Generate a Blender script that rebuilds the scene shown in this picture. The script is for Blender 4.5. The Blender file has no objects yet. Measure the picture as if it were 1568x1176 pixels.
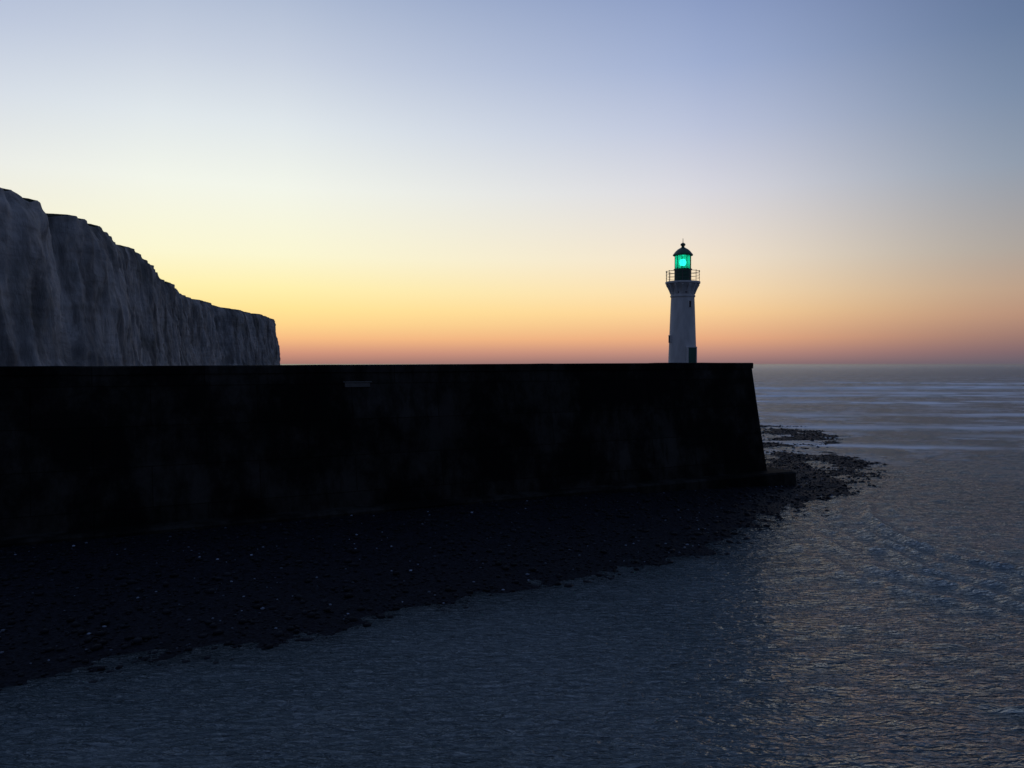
import bpy, bmesh, math, random
import numpy as np
from mathutils import Vector, Matrix
random.seed(3); rng=np.random.default_rng(7)
sc=bpy.context.scene
sc.view_settings.view_transform='Standard'; sc.view_settings.look='None'
sc.view_settings.exposure=0; sc.view_settings.gamma=1

# ---------------------------------------------------------------- helpers
T=rng.random((256,256))
def vn(x,y,seed=0):
    x=np.asarray(x,float)+seed*17.31; y=np.asarray(y,float)+seed*9.77
    xi=np.floor(x).astype(int); yi=np.floor(y).astype(int)
    fx=x-xi; fy=y-yi; fx=fx*fx*(3-2*fx); fy=fy*fy*(3-2*fy)
    a=T[xi%256,yi%256]; b=T[(xi+1)%256,yi%256]; c=T[xi%256,(yi+1)%256]; d=T[(xi+1)%256,(yi+1)%256]
    return (a*(1-fx)+b*fx)*(1-fy)+(c*(1-fx)+d*fx)*fy
def fbm(x,y,seed=0,o=4):
    s=0;a=.5;t=0
    for i in range(o):
        s=s+a*vn(np.asarray(x)*2**i,np.asarray(y)*2**i,seed+i*3); t+=a; a*=.5
    return s/t*2-1
def ss(a,b,x):
    t=np.clip((x-a)/(b-a),0,1); return t*t*(3-2*t)
def mesh_np(name,V,F,mat=None,smooth=True):
    m=bpy.data.meshes.new(name); V=np.asarray(V,np.float32); F=np.asarray(F,np.int32); k=F.shape[1]
    m.vertices.add(len(V)); m.vertices.foreach_set('co',V.ravel())
    m.loops.add(F.size); m.loops.foreach_set('vertex_index',F.ravel())
    m.polygons.add(len(F)); m.polygons.foreach_set('loop_start',np.arange(len(F),dtype=np.int32)*k)
    m.update(calc_edges=True); m.validate()
    m.polygons.foreach_set('use_smooth',[smooth]*len(m.polygons))
    ob=bpy.data.objects.new(name,m); sc.collection.objects.link(ob)
    if mat: m.materials.append(mat)
    return ob
def gridF(nr,nc):
    i=np.arange(nr-1)[:,None]*nc+np.arange(nc-1)[None,:]
    i=i.ravel(); return np.stack([i,i+1,i+nc+1,i+nc],1)
def lin(c): 
    return tuple(((v/255)/12.92 if v/255<=.04045 else ((v/255+.055)/1.055)**2.4) for v in c)+(1,)
def newmat(name):
    m=bpy.data.materials.new(name); m.use_nodes=True; nt=m.node_tree
    return m,nt,nt.nodes['Principled BSDF']
def N(nt,t,**k):
    n=nt.nodes.new(t)
    for a,b in k.items():
        if hasattr(n,a): setattr(n,a,b)
        else: n.inputs[a].default_value=b
    return n
def math_(nt,op,a,b=None,c=None,clamp=False):
    n=nt.nodes.new('ShaderNodeMath'); n.operation=op; n.use_clamp=clamp
    for i,v in enumerate((a,b,c)):
        if v is None: continue
        if isinstance(v,(int,float)): n.inputs[i].default_value=v
        else: nt.links.new(v,n.inputs[i])
    return n.outputs[0]
def mapr(nt,v,a,b,c=0,d=1,smooth=True):
    n=nt.nodes.new('ShaderNodeMapRange'); 
    if smooth: n.interpolation_type='SMOOTHSTEP'
    nt.links.new(v,n.inputs[0])
    for i,x in enumerate((a,b,c,d)): n.inputs[i+1].default_value=x
    return n.outputs[0]
def noise(nt,vec,scale,detail=4,rough=.55,sv=(1,1,1),rot=(0,0,0),dist=0):
    mp=N(nt,'ShaderNodeMapping'); mp.inputs['Scale'].default_value=sv; mp.inputs['Rotation'].default_value=rot
    nt.links.new(vec,mp.inputs[0])
    n=N(nt,'ShaderNodeTexNoise'); n.inputs['Scale'].default_value=scale; n.inputs['Detail'].default_value=detail
    n.inputs['Roughness'].default_value=rough; n.inputs['Distortion'].default_value=dist
    nt.links.new(mp.outputs[0],n.inputs['Vector']); return n.outputs['Fac']
def mixc(nt,f,a,b):
    n=nt.nodes.new('ShaderNodeMix'); n.data_type='RGBA'
    if isinstance(f,(int,float)): n.inputs[0].default_value=f
    else: nt.links.new(f,n.inputs[0])
    for i,v in ((6,a),(7,b)):
        if isinstance(v,tuple): n.inputs[i].default_value=v if len(v)==4 else v+(1,)
        else: nt.links.new(v,n.inputs[i])
    return n.outputs[2]
def bump(nt,h,strength,dist,bsdf,prev=None):
    n=nt.nodes.new('ShaderNodeBump'); n.inputs['Strength'].default_value=strength; n.inputs['Distance'].default_value=dist
    nt.links.new(h,n.inputs['Height'])
    if prev: nt.links.new(prev,n.inputs['Normal'])
    if bsdf: nt.links.new(n.outputs[0],bsdf.inputs['Normal'])
    return n.outputs[0]

# ---------------------------------------------------------------- world (dusk sky)
w=bpy.data.worlds.new('World'); sc.world=w; w.use_nodes=True; nt=w.node_tree
bg=nt.nodes['Background']; tc=N(nt,'ShaderNodeTexCoord'); sp=N(nt,'ShaderNodeSeparateXYZ')
nt.links.new(tc.outputs['Generated'],sp.inputs[0]); X,Y,Z=sp.outputs
AZ=math.radians(-20)
r=math_(nt,'SQRT',math_(nt,'ADD',math_(nt,'MULTIPLY',X,X),math_(nt,'ADD',math_(nt,'MULTIPLY',Y,Y),1e-8)))
d=math_(nt,'DIVIDE',math_(nt,'ADD',math_(nt,'MULTIPLY',X,math.sin(AZ)),math_(nt,'MULTIPLY',Y,math.cos(AZ))),r)
ang=math_(nt,'MULTIPLY',math_(nt,'ARCCOSINE',math_(nt,'MINIMUM',math_(nt,'MAXIMUM',d,-1.0),1.0)),180/math.pi)
el=math_(nt,'MULTIPLY',math_(nt,'ARCSINE',Z),180/math.pi/90)
def ramp(stops):
    n=nt.nodes.new('ShaderNodeValToRGB'); cr=n.color_ramp; cr.interpolation='LINEAR'
    while len(cr.elements)>1: cr.elements.remove(cr.elements[-1])
    for i,(e,c) in enumerate(stops):
        x=cr.elements[0] if i==0 else cr.elements.new(e/90)
        x.position=e/90; x.color=lin(c)
    nt.links.new(el,n.inputs[0]); return n.outputs[0]
A=ramp([(0,(160,120,112)),(.8,(206,148,124)),(1.7,(241,184,131)),(2.7,(250,210,140)),(3.8,(252,226,150)),(5.2,(251,237,172)),(7.5,(248,244,208)),(12,(240,243,232)),(16,(222,229,233)),(20,(197,206,222)),(24.5,(168,182,208)),(40,(130,148,184)),(90,(92,111,150))])
B=ramp([(0,(142,112,114)),(.8,(190,140,126)),(1.7,(230,169,130)),(3.6,(249,208,153)),(5,(248,219,176)),(7.3,(241,225,203)),(12,(215,214,222)),(16,(186,194,218)),(20,(158,173,208)),(24.5,(134,152,193)),(40,(112,132,174)),(90,(92,111,150))])
C=ramp([(0,(97,93,106)),(.8,(124,102,108)),(1.7,(150,118,112)),(3,(178,140,121)),(4.5,(182,154,134)),(7,(166,158,152)),(12,(137,150,168)),(16,(116,135,163)),(20,(98,119,153)),(24,(85,105,144)),(40,(78,100,140)),(90,(88,107,146))])
D=ramp([(0,(56,62,84)),(5,(70,73,94)),(12,(72,82,105)),(30,(66,80,110)),(90,(88,107,146))])
c=mixc(nt,mapr(nt,ang,4,34,smooth=False),A,B)
c=mixc(nt,mapr(nt,ang,30,56),c,C)
c=mixc(nt,mapr(nt,ang,56,120),c,D)
nt.links.new(c,bg.inputs[0]); bg.inputs[1].default_value=1.0
sky=N(nt,'ShaderNodeTexSky'); sky.sky_type='NISHITA'; sky.sun_disc=False
sky.sun_elevation=math.radians(-2); sky.sun_rotation=AZ
bg2=N(nt,'ShaderNodeBackground'); nt.links.new(sky.outputs[0],bg2.inputs[0]); bg2.inputs[1].default_value=.05
ad=N(nt,'ShaderNodeAddShader'); nt.links.new(bg.outputs[0],ad.inputs[0]); nt.links.new(bg2.outputs[0],ad.inputs[1])
nt.links.new(ad.outputs[0],nt.nodes['World Output'].inputs[0])

# ---------------------------------------------------------------- materials
def objc(nt): return N(nt,'ShaderNodeTexCoord').outputs['Object']
mw,nt,b=newmat('sea_water'); nt.nodes.remove(b); O=objc(nt); sp=N(nt,'ShaderNodeSeparateXYZ'); nt.links.new(O,sp.inputs[0])
f1=noise(nt,O,.03,7,.66,(1,1.6,1),(0,0,.12),2.4)
f2=noise(nt,O,.22,5,.68,(1,2.5,1),(0,0,-.2),1.2)
zone=math_(nt,'MULTIPLY',mapr(nt,sp.outputs[1],60,125),mapr(nt,sp.outputs[1],900,360))
fo=math_(nt,'MULTIPLY',mapr(nt,math_(nt,'ADD',math_(nt,'MULTIPLY',f1,.6),math_(nt,'MULTIPLY',f2,.4)),.48,.6),zone)
at=N(nt,'ShaderNodeAttribute'); at.attribute_name='foam'
fo=math_(nt,'MAXIMUM',math_(nt,'MULTIPLY',fo,.5),at.outputs['Fac'],clamp=True)
silt=noise(nt,O,.06,4,.55,(1,1,1))
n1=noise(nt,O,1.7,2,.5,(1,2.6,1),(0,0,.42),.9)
n2=noise(nt,O,4.5,3,.5,(1,2.0,1),(0,0,.3),.4)
n3=noise(nt,O,.4,3,.5,(1,2.2,1),(0,0,.2),.5)
wc=mixc(nt,mapr(nt,silt,.35,.65),(.060,.085,.092),(.095,.120,.128))
wc=mixc(nt,mapr(nt,n1,.5,.68,0,.35),wc,(.23,.27,.29))  # paler crests painted into the water colour, imitating light and dark ripple bands
sh=N(nt,'ShaderNodeAttribute'); sh.attribute_name='shallow'
wc=mixc(nt,math_(nt,'MULTIPLY',sh.outputs['Fac'],.93),wc,(.010,.016,.017))
q=bump(nt,n3,.6,.35,None); q=bump(nt,n1,1,.34,None,q); q=bump(nt,n2,1,.05,None,q)
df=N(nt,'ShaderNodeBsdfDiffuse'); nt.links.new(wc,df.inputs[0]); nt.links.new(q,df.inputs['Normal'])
gl=N(nt,'ShaderNodeBsdfGlossy'); gl.inputs['Roughness'].default_value=.16; gl.inputs[0].default_value=(.80,.90,1,1); nt.links.new(q,gl.inputs['Normal'])
fr=N(nt,'ShaderNodeFresnel'); fr.inputs[0].default_value=1.33; nt.links.new(q,fr.inputs['Normal'])
ff=math_(nt,'MINIMUM',math_(nt,'MULTIPLY',fr.outputs[0],.95),.42)
mx=N(nt,'ShaderNodeMixShader'); nt.links.new(ff,mx.inputs[0]); nt.links.new(df.outputs[0],mx.inputs[1]); nt.links.new(gl.outputs[0],mx.inputs[2])
fd=N(nt,'ShaderNodeBsdfDiffuse'); fd.inputs[0].default_value=(.9,.91,.94,1)
mf=N(nt,'ShaderNodeMixShader'); nt.links.new(fo,mf.inputs[0]); nt.links.new(mx.outputs[0],mf.inputs[1]); nt.links.new(fd.outputs[0],mf.inputs[2])
nt.links.new(mf.outputs[0],nt.nodes['Material Output'].inputs[0])
# beach
mb,nt,b=newmat('wet_shingle'); O=objc(nt)
v=N(nt,'ShaderNodeTexVoronoi'); v.inputs['Scale'].default_value=7; nt.links.new(O,v.inputs['Vector'])
bw=N(nt,'ShaderNodeSeparateColor'); nt.links.new(v.outputs['Color'],bw.inputs[0])
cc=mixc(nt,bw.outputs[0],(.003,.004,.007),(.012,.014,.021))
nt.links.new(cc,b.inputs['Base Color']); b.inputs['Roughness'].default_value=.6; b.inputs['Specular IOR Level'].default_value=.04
bump(nt,v.outputs['Distance'],1,.06,b)
mp_,nt,b=newmat('pebbles'); at=N(nt,'ShaderNodeAttribute'); at.attribute_name='tone'
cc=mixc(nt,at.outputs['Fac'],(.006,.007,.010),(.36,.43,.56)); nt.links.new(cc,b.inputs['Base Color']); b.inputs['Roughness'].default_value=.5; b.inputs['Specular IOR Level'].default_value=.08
# jetty concrete
mj,nt,b=newmat('dark_wet_concrete'); O=objc(nt)
sp=N(nt,'ShaderNodeSeparateXYZ'); nt.links.new(O,sp.inputs[0]); cb=N(nt,'ShaderNodeCombineXYZ')
nt.links.new(sp.outputs[0],cb.inputs[0]); nt.links.new(sp.outputs[2],cb.inputs[1])
br=N(nt,'ShaderNodeTexBrick'); nt.links.new(cb.outputs[0],br.inputs[0]); br.inputs['Scale'].default_value=1
br.inputs['Brick Width'].default_value=6; br.inputs['Row Height'].default_value=2.3; br.inputs['Mortar Size'].default_value=.03
br.inputs['Color1'].default_value=(.7,.7,.7,1); br.inputs['Color2'].default_value=(1,1,1,1); br.inputs['Mortar'].default_value=(.4,.4,.4,1)
g=noise(nt,O,.25,6,.68,(1,1,.8)); g2=noise(nt,O,1.3,6,.7,(1,1,.2))
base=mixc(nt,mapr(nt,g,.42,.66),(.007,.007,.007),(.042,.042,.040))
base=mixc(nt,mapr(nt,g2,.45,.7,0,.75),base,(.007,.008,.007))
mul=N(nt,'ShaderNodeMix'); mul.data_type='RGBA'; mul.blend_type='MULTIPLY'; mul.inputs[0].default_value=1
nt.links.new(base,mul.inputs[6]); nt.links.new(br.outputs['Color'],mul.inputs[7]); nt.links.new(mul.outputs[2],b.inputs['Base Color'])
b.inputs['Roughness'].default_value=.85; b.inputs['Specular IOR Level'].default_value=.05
bump(nt,g2,.8,.06,b)
mpq,nt,b=newmat('repair_mortar'); O=objc(nt); g=noise(nt,O,3,4,.6)
nt.links.new(mixc(nt,g,(.05,.05,.05),(.16,.16,.15)),b.inputs['Base Color']); b.inputs['Roughness'].default_value=.9
# chalk
mc,nt,b=newmat('chalk_cliff'); O=objc(nt)
s1=noise(nt,O,.05,8,.7,(1,.6,.35),dist=.5); s2=noise(nt,O,.16,6,.68,(1,.5,.2)); s3=noise(nt,O,.02,5,.6,(1,.8,1.1)); s4=noise(nt,O,.35,4,.6,(.08,.08,1)); s5=noise(nt,O,.10,4,.6,(1,.5,.08))
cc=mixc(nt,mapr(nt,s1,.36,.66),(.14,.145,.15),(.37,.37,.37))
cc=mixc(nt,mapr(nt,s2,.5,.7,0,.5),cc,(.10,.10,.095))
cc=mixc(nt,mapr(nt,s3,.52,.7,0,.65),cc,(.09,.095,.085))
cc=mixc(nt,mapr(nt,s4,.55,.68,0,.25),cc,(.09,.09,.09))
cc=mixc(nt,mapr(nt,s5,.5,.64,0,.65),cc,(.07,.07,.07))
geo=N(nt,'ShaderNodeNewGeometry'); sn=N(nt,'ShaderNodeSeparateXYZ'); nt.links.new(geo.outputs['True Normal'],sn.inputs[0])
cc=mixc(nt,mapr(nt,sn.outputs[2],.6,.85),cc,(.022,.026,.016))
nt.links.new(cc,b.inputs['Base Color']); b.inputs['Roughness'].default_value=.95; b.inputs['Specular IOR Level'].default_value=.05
q=bump(nt,s1,.75,5,None); bump(nt,s2,.8,1.6,b,q)
def simple(name,col,rough=.5,metal=0,nz=0.25,sc_=4,spec=.5):
    m,nt,b=newmat(name); O=objc(nt); g=noise(nt,O,sc_,5,.6,(1,1,.35))
    d_=tuple(x*(1-nz) for x in col)
    nt.links.new(mixc(nt,mapr(nt,g,.35,.65),d_,col),b.inputs['Base Color']); b.inputs['Roughness'].default_value=rough; b.inputs['Metallic'].default_value=metal
    b.inputs['Specular IOR Level'].default_value=spec
    return m
m_white=simple('white_paint',(.60,.61,.61),.65,0,.2,1.2,.3)
m_green=simple('dark_green_paint',(.012,.075,.05),.45)
m_door=simple('green_door_paint',(.02,.12,.09),.5)
m_rail=simple('rail_paint',(.09,.09,.1),.5)
m_dark=simple('window_dark',(.02,.02,.025),.2)
ml,nt,b=newmat('green_lamp'); b.inputs['Base Color'].default_value=(0,.8,.6,1); b.inputs['Emission Color'].default_value=(.1,1,.72,1); b.inputs['Emission Strength'].default_value=8
mg,nt,b=newmat('lantern_green_glass')
nt.nodes.remove(b); tr=N(nt,'ShaderNodeBsdfTransparent'); tr.inputs[0].default_value=(.10,.62,.50,1)
tl=N(nt,'ShaderNodeBsdfTranslucent'); tl.inputs[0].default_value=(.03,.6,.44,1)
gl=N(nt,'ShaderNodeBsdfGlossy'); gl.inputs['Roughness'].default_value=.1; gl.inputs[0].default_value=(.5,.6,.6,1)
mx=N(nt,'ShaderNodeMixShader'); mx.inputs[0].default_value=.5; nt.links.new(tr.outputs[0],mx.inputs[1]); nt.links.new(tl.outputs[0],mx.inputs[2])
mx2=N(nt,'ShaderNodeMixShader'); mx2.inputs[0].default_value=.07; nt.links.new(mx.outputs[0],mx2.inputs[1]); nt.links.new(gl.outputs[0],mx2.inputs[2])
nt.links.new(mx2.outputs[0],nt.nodes['Material Output'].inputs[0])

# ---------------------------------------------------------------- jetty frame
P=np.array([21.9,67.8]); L=np.array([-19.9,45.5]); dr=(P-L)/np.linalg.norm(P-L); nb=np.array([-dr[1],dr[0]])
ROT=math.atan2(dr[1],dr[0])
EYE=10.5
def ztop(s): return 10.6+.0047*s
Lj=150; Wj=12.5
rings=[(-2,-1.6,-1.9,0),(1.25,-1.5,-1.8,0),(1.38,-1.35,-1.65,0),(1.39,0,0,0),(4.3,.5,.1,0),(7.2,1.0,.2,0),(-.5,1.5,.3,1),(-.49,1.42,.22,1),(-.05,1.42,.22,1),(0,1.47,.27,1),(0,2.1,.9,1),(-.9,2.12,.92,1)]
ss_=np.concatenate([np.arange(-Lj,-3,1.5),np.arange(-3,-.3,.5)])
V=[];F=[];cnt=None
for zi,fi,ei,rel in rings:
    loop=[]
    for s in ss_: loop.append((s,fi))
    e=-ei; ch=.35
    loop+= [(e-ch,fi),(e-.1,fi+.1),(e,fi+ch)]
    for o in np.arange(1,6): loop.append((e,fi+ch+(Wj-2*fi-2*ch)*o/6))
    loop+= [(e,Wj-fi-ch),(e-ch,Wj-fi)]
    loop+= [(-Lj,Wj-fi)]
    cnt=len(loop)
    for (s,o) in loop:
        z=zi if not rel else ztop(s)+zi+.05*float(fbm(s*.35,3.3,5))
        j=.05*float(fbm(s*.5,z*.6,9)) if (1.5<z) else .18*float(fbm(s*.7,1.5,4))
        V.append((s,o+j,z))
for r_ in range(len(rings)-1):
    for i in range(cnt):
        a=r_*cnt+i; b_=r_*cnt+(i+1)%cnt
        F.append((a,b_,b_+cnt,a+cnt))
jm=bpy.data.meshes.new('harbour_jetty_wall'); 
top=list(range((len(rings)-1)*cnt,len(rings)*cnt))
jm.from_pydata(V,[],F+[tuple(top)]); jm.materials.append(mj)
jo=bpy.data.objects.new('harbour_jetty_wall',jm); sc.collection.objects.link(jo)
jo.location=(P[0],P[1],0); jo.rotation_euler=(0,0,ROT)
def box(bm,cx,cy,cz,sx,sy,sz,M=None):
    r_=bmesh.ops.create_cube(bm,size=1); 
    for v_ in r_['verts']:
        v_.co=Vector((v_.co.x*sx+cx,v_.co.y*sy+cy,v_.co.z*sz+cz))
        if M: v_.co=M@v_.co
def bmobj(name,bm,mat,parent=None,smooth=False,bev=0):
    m=bpy.data.meshes.new(name); bm.normal_update(); bm.to_mesh(m); bm.free(); m.materials.append(mat)
    o=bpy.data.objects.new(name,m); sc.collection.objects.link(o)
    if smooth: m.polygons.foreach_set('use_smooth',[True]*len(m.polygons))
    if parent: o.parent=parent
    if bev:
        md=o.modifiers.new('b','BEVEL'); md.width=bev; md.segments=2
    return o
bm=bmesh.new(); box(bm,-35.6,1.33,9.12,1.7,.16,.3); box(bm,-35.6,1.30,9.3,1.9,.2,.07); bmobj('wall_plaque',bm,mpq,jo,bev=.02)

# ---------------------------------------------------------------- beach heightfield
poly=np.array([(-110,-30),(-70,-6),(-40,9),(-27,18.5),(-19.9,22.4),(-16.7,26),(-13.1,28.3),(-9.6,30.4),(-4.1,34.8),(3.7,38.7),(10.6,43.9),(14.6,48.8),(18.0,55),(23.4,61.6),(29.4,69),(33.6,76),(36,84),(36,97),(42,104),(46,118),(45,135),(36,150),(0,130),(-60,100),(-160,80),(-200,0)],float)
def sdist(px,py):
    d=np.full(px.shape,1e9); ins=np.zeros(px.shape,bool)
    n=len(poly)
    for i in range(n):
        a=poly[i]; b_=poly[(i+1)%n]; e=b_-a
        t=np.clip(((px-a[0])*e[0]+(py-a[1])*e[1])/(e@e),0,1)
        d=np.minimum(d,np.hypot(px-a[0]-t*e[0],py-a[1]-t*e[1]))
        c1=(a[1]>py)!=(b_[1]>py)
        with np.errstate(divide='ignore',invalid='ignore'):
            xx=a[0]+(py-a[1])*e[0]/(e[1] if e[1]!=0 else 1e-9)
        ins^= c1&(px<xx)
    return np.where(ins,d,-d)
def bz(x,y):
    d=sdist(x,y)+1.6*fbm(x*.16,y*.16,2,4)+1.3*fbm(x*.7,y*.7,3,3)
    z=np.where(d>0,.085*np.minimum(d,13),.07*d)
    far=np.maximum(ss(74,84,y)*ss(20,27,x),ss(27.5,31,x))
    zf=.27*fbm(x*.35,y*.22,6,5)+.02+np.where(d<1,.05*(d-1),0)
    z=z*(1-far)+zf*far
    z=z+.07*fbm(x*1.5,y*1.5,8,3)
    return np.maximum(z,-1.5)
def axis(segs):
    out=[segs[0][0]]
    for a,b_,st in segs:
        n=max(1,int(round((b_-a)/st))); out+=list(a+(b_-a)*np.arange(1,n+1)/n)
    return np.array(out)
gx=axis([(-150,-45,3),(-45,50,.28),(50,70,2)]); gy=axis([(-35,15,3),(15,105,.28),(105,155,.7)])
GX,GY=np.meshgrid(gx,gy); GZ=bz(GX,GY)
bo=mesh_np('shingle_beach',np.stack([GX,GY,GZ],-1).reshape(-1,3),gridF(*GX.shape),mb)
n=90000
px=rng.uniform(-45,49,n); py=rng.uniform(14,135,n); pz=bz(px,py)
rel=np.stack([px-P[0],py-P[1]],1); S_=rel@dr; O_=rel@nb
keep=(pz>-.16)&~((S_<1.6)&(O_>-1.3))&(rng.random(n)<np.where(pz<-.04,.45,1))
px,py,pz=px[keep],py[keep],pz[keep]; n=len(px)
bmi=bmesh.new(); bmesh.ops.create_icosphere(bmi,subdivisions=1,radius=1); iv=np.array([v_.co[:] for v_ in bmi.verts]); iff=np.array([[v_.index for v_ in f.verts] for f in bmi.faces]); bmi.free()
rad=.03+.05*rng.random(n)+.14*rng.random(n)**10
rad=np.where(pz<-.04,rad+.08*rng.random(n),rad)
light=(rng.random(n)<.09)&(pz>.03)
rad=np.where(light,.025+.06*rng.random(n)**1.5,rad)
sx=rad*rng.uniform(.8,1.5,n); sy=rad*rng.uniform(.8,1.4,n); sz=rad*rng.uniform(.45,.8,n); th=rng.uniform(0,6.28,n)
jit=1+.18*(rng.random((n,12,1))-.5)*2
vv=iv[None]*np.stack([sx,sy,sz],1)[:,None,:]*jit
cx=np.cos(th)[:,None]; sx_=np.sin(th)[:,None]
VX=vv[...,0]*cx-vv[...,1]*sx_+px[:,None]; VY=vv[...,0]*sx_+vv[...,1]*cx+py[:,None]; VZ=vv[...,2]+pz[:,None]+sz[:,None]*.3
FF=(iff[None]+(np.arange(n)*12)[:,None,None]).reshape(-1,3)
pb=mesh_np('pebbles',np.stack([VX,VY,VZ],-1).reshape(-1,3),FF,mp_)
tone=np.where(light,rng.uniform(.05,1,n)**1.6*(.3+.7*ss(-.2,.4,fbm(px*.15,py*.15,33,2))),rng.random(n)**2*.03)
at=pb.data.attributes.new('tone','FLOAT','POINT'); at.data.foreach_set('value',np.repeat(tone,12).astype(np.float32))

# ---------------------------------------------------------------- sea
gx=axis([(-20000,-2000,3000),(-2000,-200,200),(-200,-30,10),(-30,90,.35),(90,260,1.2),(260,420,3),(420,700,12),(700,3000,150),(3000,20000,3000)])
gy=axis([(-300,10,10),(10,95,.3),(95,180,.6),(180,460,1.2),(460,900,12),(900,3000,150),(3000,30000,3000)])
GX,GY=np.meshgrid(gx,gy)
Zs=np.zeros_like(GX); foam=np.zeros_like(GX)
calm=ss(55,130,GY+.3*np.maximum(GX,0))*ss(700,450,GY)*(ss(900,300,np.abs(GX)))
for k,(yc,amp,wd,sd,mn) in enumerate([(345,1.3,18,1,.5),(290,.6,11,2,.3),(255,.5,8,3,.15),(225,.3,6,4,.15),(192,.25,6,5,.15),(165,.15,5,6,.15),(140,.1,4,7,.15),(430,.9,16,8,.1),(118,.06,3,9,.1),(103,.05,2,12,.1)]):
    c_=yc+(.1*yc)*fbm(GX*.013,0*GX,20+sd,4)+ -.06*GX
    gate=ss(-.35,.1,fbm(GX*.02,0*GX+sd,40+sd,3))
    dd=(GY-c_)
    prof=np.exp(-(np.where(dd<0,dd/(wd*.5),dd/(wd*1.6)))**2)
    Zs+=amp*prof*gate*.5
    tx_=mn+(1-mn)*ss(-.3,.2,fbm(GX*.12,GY*.2,50+sd,5))
    foam=np.maximum(foam,gate*np.exp(-(np.where(dd<0,dd/(wd*.7),dd/(wd*1.6)))**2)*tx_*(1 if yc>200 else .75))
foam*=ss(24,40,GX+.25*(GY-100))
Zs+=calm*.16*fbm(GX*.10,GY*.22,11,4)
W=np.array([(30,66),(25.5,58),(23.6,50),(24.1,42.3),(26.5,37),(32,31)],float)
def pl(px,py,W):
    d=np.full(px.shape,1e9)
    for a,b_ in zip(W[:-1],W[1:]):
        e=b_-a; t=np.clip(((px-a[0])*e[0]+(py-a[1])*e[1])/(e@e),0,1)
        dx=px-a[0]-t*e[0]; dy=py-a[1]-t*e[1]; q_=np.hypot(dx,dy); sg=np.sign(dx*e[1]-dy*e[0])
        d=np.where(q_<np.abs(d),q_*sg,d)
    return d
near=(GX>5)&(GX<60)&(GY>20)&(GY<85)
dW=pl(GX[near],GY[near],W)+1.4*fbm(GX[near]*.2,GY[near]*.2,60,3)
fade=ss(70,55,GY[near])*ss(26,34,GY[near])
rz=np.zeros(dW.shape)
brk=.35+.65*ss(-.3,.3,fbm(GX[near]*.3,GY[near]*.3,61,2))
for off,a_ in ((0,.24),(1.9,.2),(3.6,.18),(5.3,.13),(-2.2,.07),(7.3,.1)):
    rz+=a_*np.exp(-((dW-off)/.42)**2)*brk
Zs[near]+=rz*fade
inner=(ss(200,90,GY)*ss(8,20,GY))
Zs+=inner*(.07*fbm(GX*.5+GY*.2,GY*1.0-GX*.35,13,3)+.035*fbm(GX*1.1+GY*.4,GY*1.7-GX*.5,14,2))
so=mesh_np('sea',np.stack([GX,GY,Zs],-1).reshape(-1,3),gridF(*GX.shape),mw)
at=so.data.attributes.new('foam','FLOAT','POINT'); at.data.foreach_set('value',foam.ravel().astype(np.float32))
shal=np.zeros_like(GX); msk=(np.abs(GX)<120)&(GY<160)&(GY>-30)
hb=bz(GX[msk],GY[msk]); shal[msk]=np.exp(-np.maximum(0,-hb)/.16)*ss(110,80,GY[msk])
at=so.data.attributes.new('shallow','FLOAT','POINT'); at.data.foreach_set('value',shal.ravel().astype(np.float32))

# ---------------------------------------------------------------- chalk cliffs
cp=[(-260,60),(-236,180),(-226,300),(-226,352),(-227,375),(-240,412),(-235,432),(-240,475),(-261,536),(-306,687),(-352,830),(-387,957),(-408,1097),(-399,1140),(-410,1337),(-418,1400),(-440,1425),(-520,1440),(-760,1480)]
cp=np.array(cp,float); sl=np.r_[0,np.cumsum(np.hypot(*np.diff(cp,axis=0).T))]
nu=1300; u=np.linspace(0,sl[-1],nu); cxp=np.interp(u,sl,cp[:,0]); cyp=np.interp(u,sl,cp[:,1])
k=np.ones(7)/7
cxs=np.r_[cxp[:3],np.convolve(cxp,k,'valid'),cxp[-3:]]; cys=np.r_[cyp[:3],np.convolve(cyp,k,'valid'),cyp[-3:]]
k2=np.ones(31)/31
tx=np.convolve(np.pad(np.gradient(cxs),15,'edge'),k2,'valid'); ty=np.convolve(np.pad(np.gradient(cys),15,'edge'),k2,'valid'); tl_=np.hypot(tx,ty); nx=ty/tl_; ny=-tx/tl_
nearw=ss(900,420,u)
hgt=EYE+80+4*fbm(u*.012,0*u,70,3)+(1.8+3.2*nearw)*fbm(u*.05,0*u,71,4)
hgt=np.where(u>sl[13],hgt-4*ss(sl[13],sl[15],u),hgt)
vs=np.linspace(0,1,90)
V=[]
for v_ in vs:
    z=v_*hgt
    gul=9*np.abs(fbm(u*.018+v_*.1,v_*1.0+0*u,80,3))+5*np.abs(fbm(u*.05,0*u+v_*2,81,4))+3.0*fbm(u*.14,0*u+v_*4,82,4)+.8*np.abs(fbm(u*.02,0*u+v_*28,83,3))
    top_=ss(.86,1,np.array(v_))
    off=9*(1-v_)**1.2-gul+5 - 6*top_**1.5*(.5+.5*fbm(u*.06,0*u,85,3)) + 6*ss(.14,0,np.array(v_))*(.6+fbm(u*.05,0*u,86,3))
    V.append(np.stack([cxs+nx*off,cys+ny*off,z],1))
last=V[-1]
for bk,dz in ((2,.6),(4,1.4),(12,2.6),(40,4),(140,2),(500,-10)):
    V.append(np.stack([last[:,0]-nx*bk*1.0,last[:,1]-ny*bk,last[:,2]+dz*(.6+.6*fbm(u*.06,0*u,90,3))],1))
V=np.array(V); co=mesh_np('chalk_cliff',V.reshape(-1,3),gridF(*V.shape[:2])[:,::-1],mc)

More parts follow.
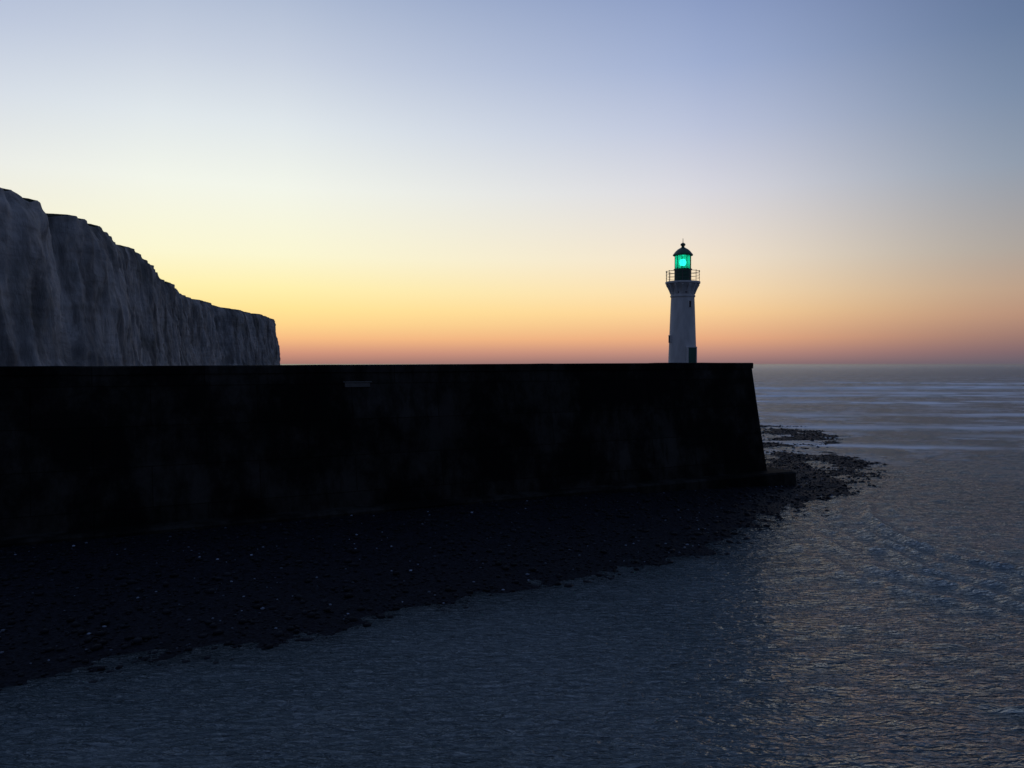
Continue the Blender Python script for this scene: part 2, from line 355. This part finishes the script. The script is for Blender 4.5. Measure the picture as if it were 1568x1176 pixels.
# ---------------------------------------------------------------- lighthouse
lh=bpy.data.objects.new('lighthouse',None); sc.collection.objects.link(lh)
LX,LY=15.5,72.5; lh.location=(LX,LY,0)
def lathe(name,prof,mat,seg=48,parent=lh,smooth=True):
    V=[];F=[]
    for r_,z in prof:
        for i in range(seg):
            a=2*math.pi*i/seg; V.append((r_*math.cos(a),r_*math.sin(a),z))
    for j in range(len(prof)-1):
        for i in range(seg):
            a=j*seg+i; b_=j*seg+(i+1)%seg; F.append((a,b_,b_+seg,a+seg))
    F.append(tuple(range(seg))[::-1]); F.append(tuple(range((len(prof)-1)*seg,len(prof)*seg)))
    m=bpy.data.meshes.new(name); m.from_pydata(V,[],F); m.materials.append(mat)
    o=bpy.data.objects.new(name,m); sc.collection.objects.link(o); o.parent=parent
    if smooth:
        m.polygons.foreach_set('use_smooth',[True]*len(m.polygons)); 
        md=o.modifiers.new('e','EDGE_SPLIT'); md.split_angle=math.radians(28)
    return o
E=EYE; zb=ztop(-3.4)-.92
lathe('tower_shaft',[(1.62,zb-.02),(1.62,zb+.35),(1.5,zb+.42),(1.30,zb+.46),(1.27,E),(1.18,E+2.5),(1.09,E+5.0),(1.05,E+6.0),(1.12,E+6.05),(1.12,E+6.17),(1.07,E+6.2),(1.07,E+6.75),(1.16,E+6.95),(1.34,E+7.14),(1.36,E+7.2)],m_white)
lathe('gallery_slab',[(1.40,E+7.2),(1.55,E+7.24),(1.57,E+7.36),(1.55,E+7.42)],m_white)
bm=bmesh.new()
for i in range(14):
    a=2*math.pi*i/14; M=Matrix.Rotation(a,4,'Z')
    vs_=[(1.05,E+6.3),(1.05,E+7.19),(1.5,E+7.19),(1.5,E+7.08),(1.38,E+6.9),(1.24,E+6.6),(1.12,E+6.3)]
    fr=[bm.verts.new(M@Vector((r_,-.07,z))) for r_,z in vs_]; bk=[bm.verts.new(M@Vector((r_,.07,z))) for r_,z in vs_]
    bm.faces.new(fr); bm.faces.new(bk[::-1])
    for j in range(len(vs_)): bm.faces.new((fr[j],bk[j],bk[(j+1)%7],fr[(j+1)%7]))
bmesh.ops.recalc_face_normals(bm,faces=bm.faces[:]); bmobj('gallery_corbels',bm,m_white,lh)
lathe('lantern_drum',[(.82,E+7.42),(.82,E+7.5),(.76,E+7.52),(.76,E+8.5),(.82,E+8.52),(.82,E+8.58)],m_green)
lathe('lantern_roof',[(.80,E+9.76),(.90,E+9.80),(.90,E+9.88),(.80,E+10.0),(.66,E+10.18),(.46,E+10.36),(.26,E+10.48),(.15,E+10.54),(.13,E+10.66),(.2,E+10.70),(.23,E+10.78),(.2,E+10.87),(.1,E+10.93),(.03,E+10.98),(.02,E+11.35)],m_green)
V=[];F=[];seg=10
for z in (E+8.58,E+9.76):
    for i in range(seg): a=2*math.pi*i/seg; V.append((.7*math.cos(a),.7*math.sin(a),z))
F=[(i,(i+1)%seg,(i+1)%seg+seg,i+seg) for i in range(seg)]
m=bpy.data.meshes.new('lantern_glazing'); m.from_pydata(V,[],F); m.materials.append(mg); o=bpy.data.objects.new('lantern_glazing',m); sc.collection.objects.link(o); o.parent=lh
def bar(bm,a,b_,r_,seg=8):
    a=Vector(a); b_=Vector(b_); d_=b_-a; M=Matrix.Translation((a+b_)/2)@d_.to_track_quat('Z','Y').to_matrix().to_4x4()
    bmesh.ops.create_cone(bm,cap_ends=True,segments=seg,radius1=r_,radius2=r_,depth=d_.length,matrix=M)
bm=bmesh.new()
for i in range(seg):
    a=2*math.pi*i/seg; x,y=.72*math.cos(a),.72*math.sin(a); bar(bm,(x,y,E+8.57),(x,y,E+9.78),.03)
bmobj('glazing_bars',bm,m_green,lh)
lathe('fresnel_lens',[(.10,E+8.86),(.2,E+8.93),(.27,E+9.05),(.3,E+9.17),(.27,E+9.29),(.2,E+9.41),(.10,E+9.48)],ml)
lathe('lens_pedestal',[(.3,E+8.56),(.2,E+8.6),(.14,E+8.85)],m_green)
bm=bmesh.new(); npst=14
for i in range(npst):
    a=2*math.pi*i/npst; x,y=1.5*math.cos(a),1.5*math.sin(a); bar(bm,(x,y,E+7.41),(x,y,E+8.36),.022)
    bmesh.ops.create_uvsphere(bm,u_segments=8,v_segments=6,radius=.04,matrix=Matrix.Translation((x,y,E+8.38)))
for z,r_ in ((E+8.34,.026),(E+8.04,.014),(E+7.75,.014)):
    for i in range(48):
        a=2*math.pi*i/48; c_=2*math.pi*(i+1)/48; bar(bm,(1.5*math.cos(a),1.5*math.sin(a),z),(1.5*math.cos(c_),1.5*math.sin(c_),z),r_,6)
bmobj('gallery_railing',bm,m_rail,lh)
def onshaft(name,ang,r_,z,w_,h_,mat,d_=.12,frame=None):
    M=Matrix.Rotation(ang,4,'Z')
    bm=bmesh.new(); box(bm,r_,0,z,d_,w_,h_,M); o=bmobj(name,bm,mat,lh,bev=.01)
    if frame:
        bm=bmesh.new(); t=.09
        box(bm,r_,-(w_/2+t/2),z,d_+.08,t,h_+.01,M); box(bm,r_,(w_/2+t/2),z,d_+.08,t,h_+.01,M); box(bm,r_,0,z+h_/2+t/2,d_+.1,w_+2*t,t,M)
        bmobj(name+'_frame',bm,frame,lh,bev=.01)
ax=math.atan2(-LY,-LX)
onshaft('entrance_door',ax+.68,1.28,zb+1.35,.85,1.85,m_door,.18,m_white)
onshaft('upper_window',ax+.62,1.05,E+5.35,.22,.55,m_dark,.12,m_white)
onshaft('lower_window',ax-1.1,1.17,E+2.2,.26,.6,m_dark,.16,m_white)
for k_ in (-.45,.35): onshaft('vent_arch',ax+k_,1.05,E+6.42,.3,.12,m_rail,.1)
ld=bpy.data.lights.new('beacon_lamp','POINT'); ld.color=(.05,1,.70); ld.energy=8; ld.shadow_soft_size=.1
lo=bpy.data.objects.new('beacon_lamp',ld); sc.collection.objects.link(lo); lo.location=(0,0,E+9.62); lo.parent=lh

# ---------------------------------------------------------------- camera
cd=bpy.data.cameras.new('camera'); cam=bpy.data.objects.new('camera',cd); sc.collection.objects.link(cam)
cd.lens=28; cd.sensor_width=36; cd.clip_end=60000; cd.clip_start=.1
cam.location=(0,0,EYE); cam.rotation_euler=(math.radians(90-1.46),0,0); sc.camera=cam
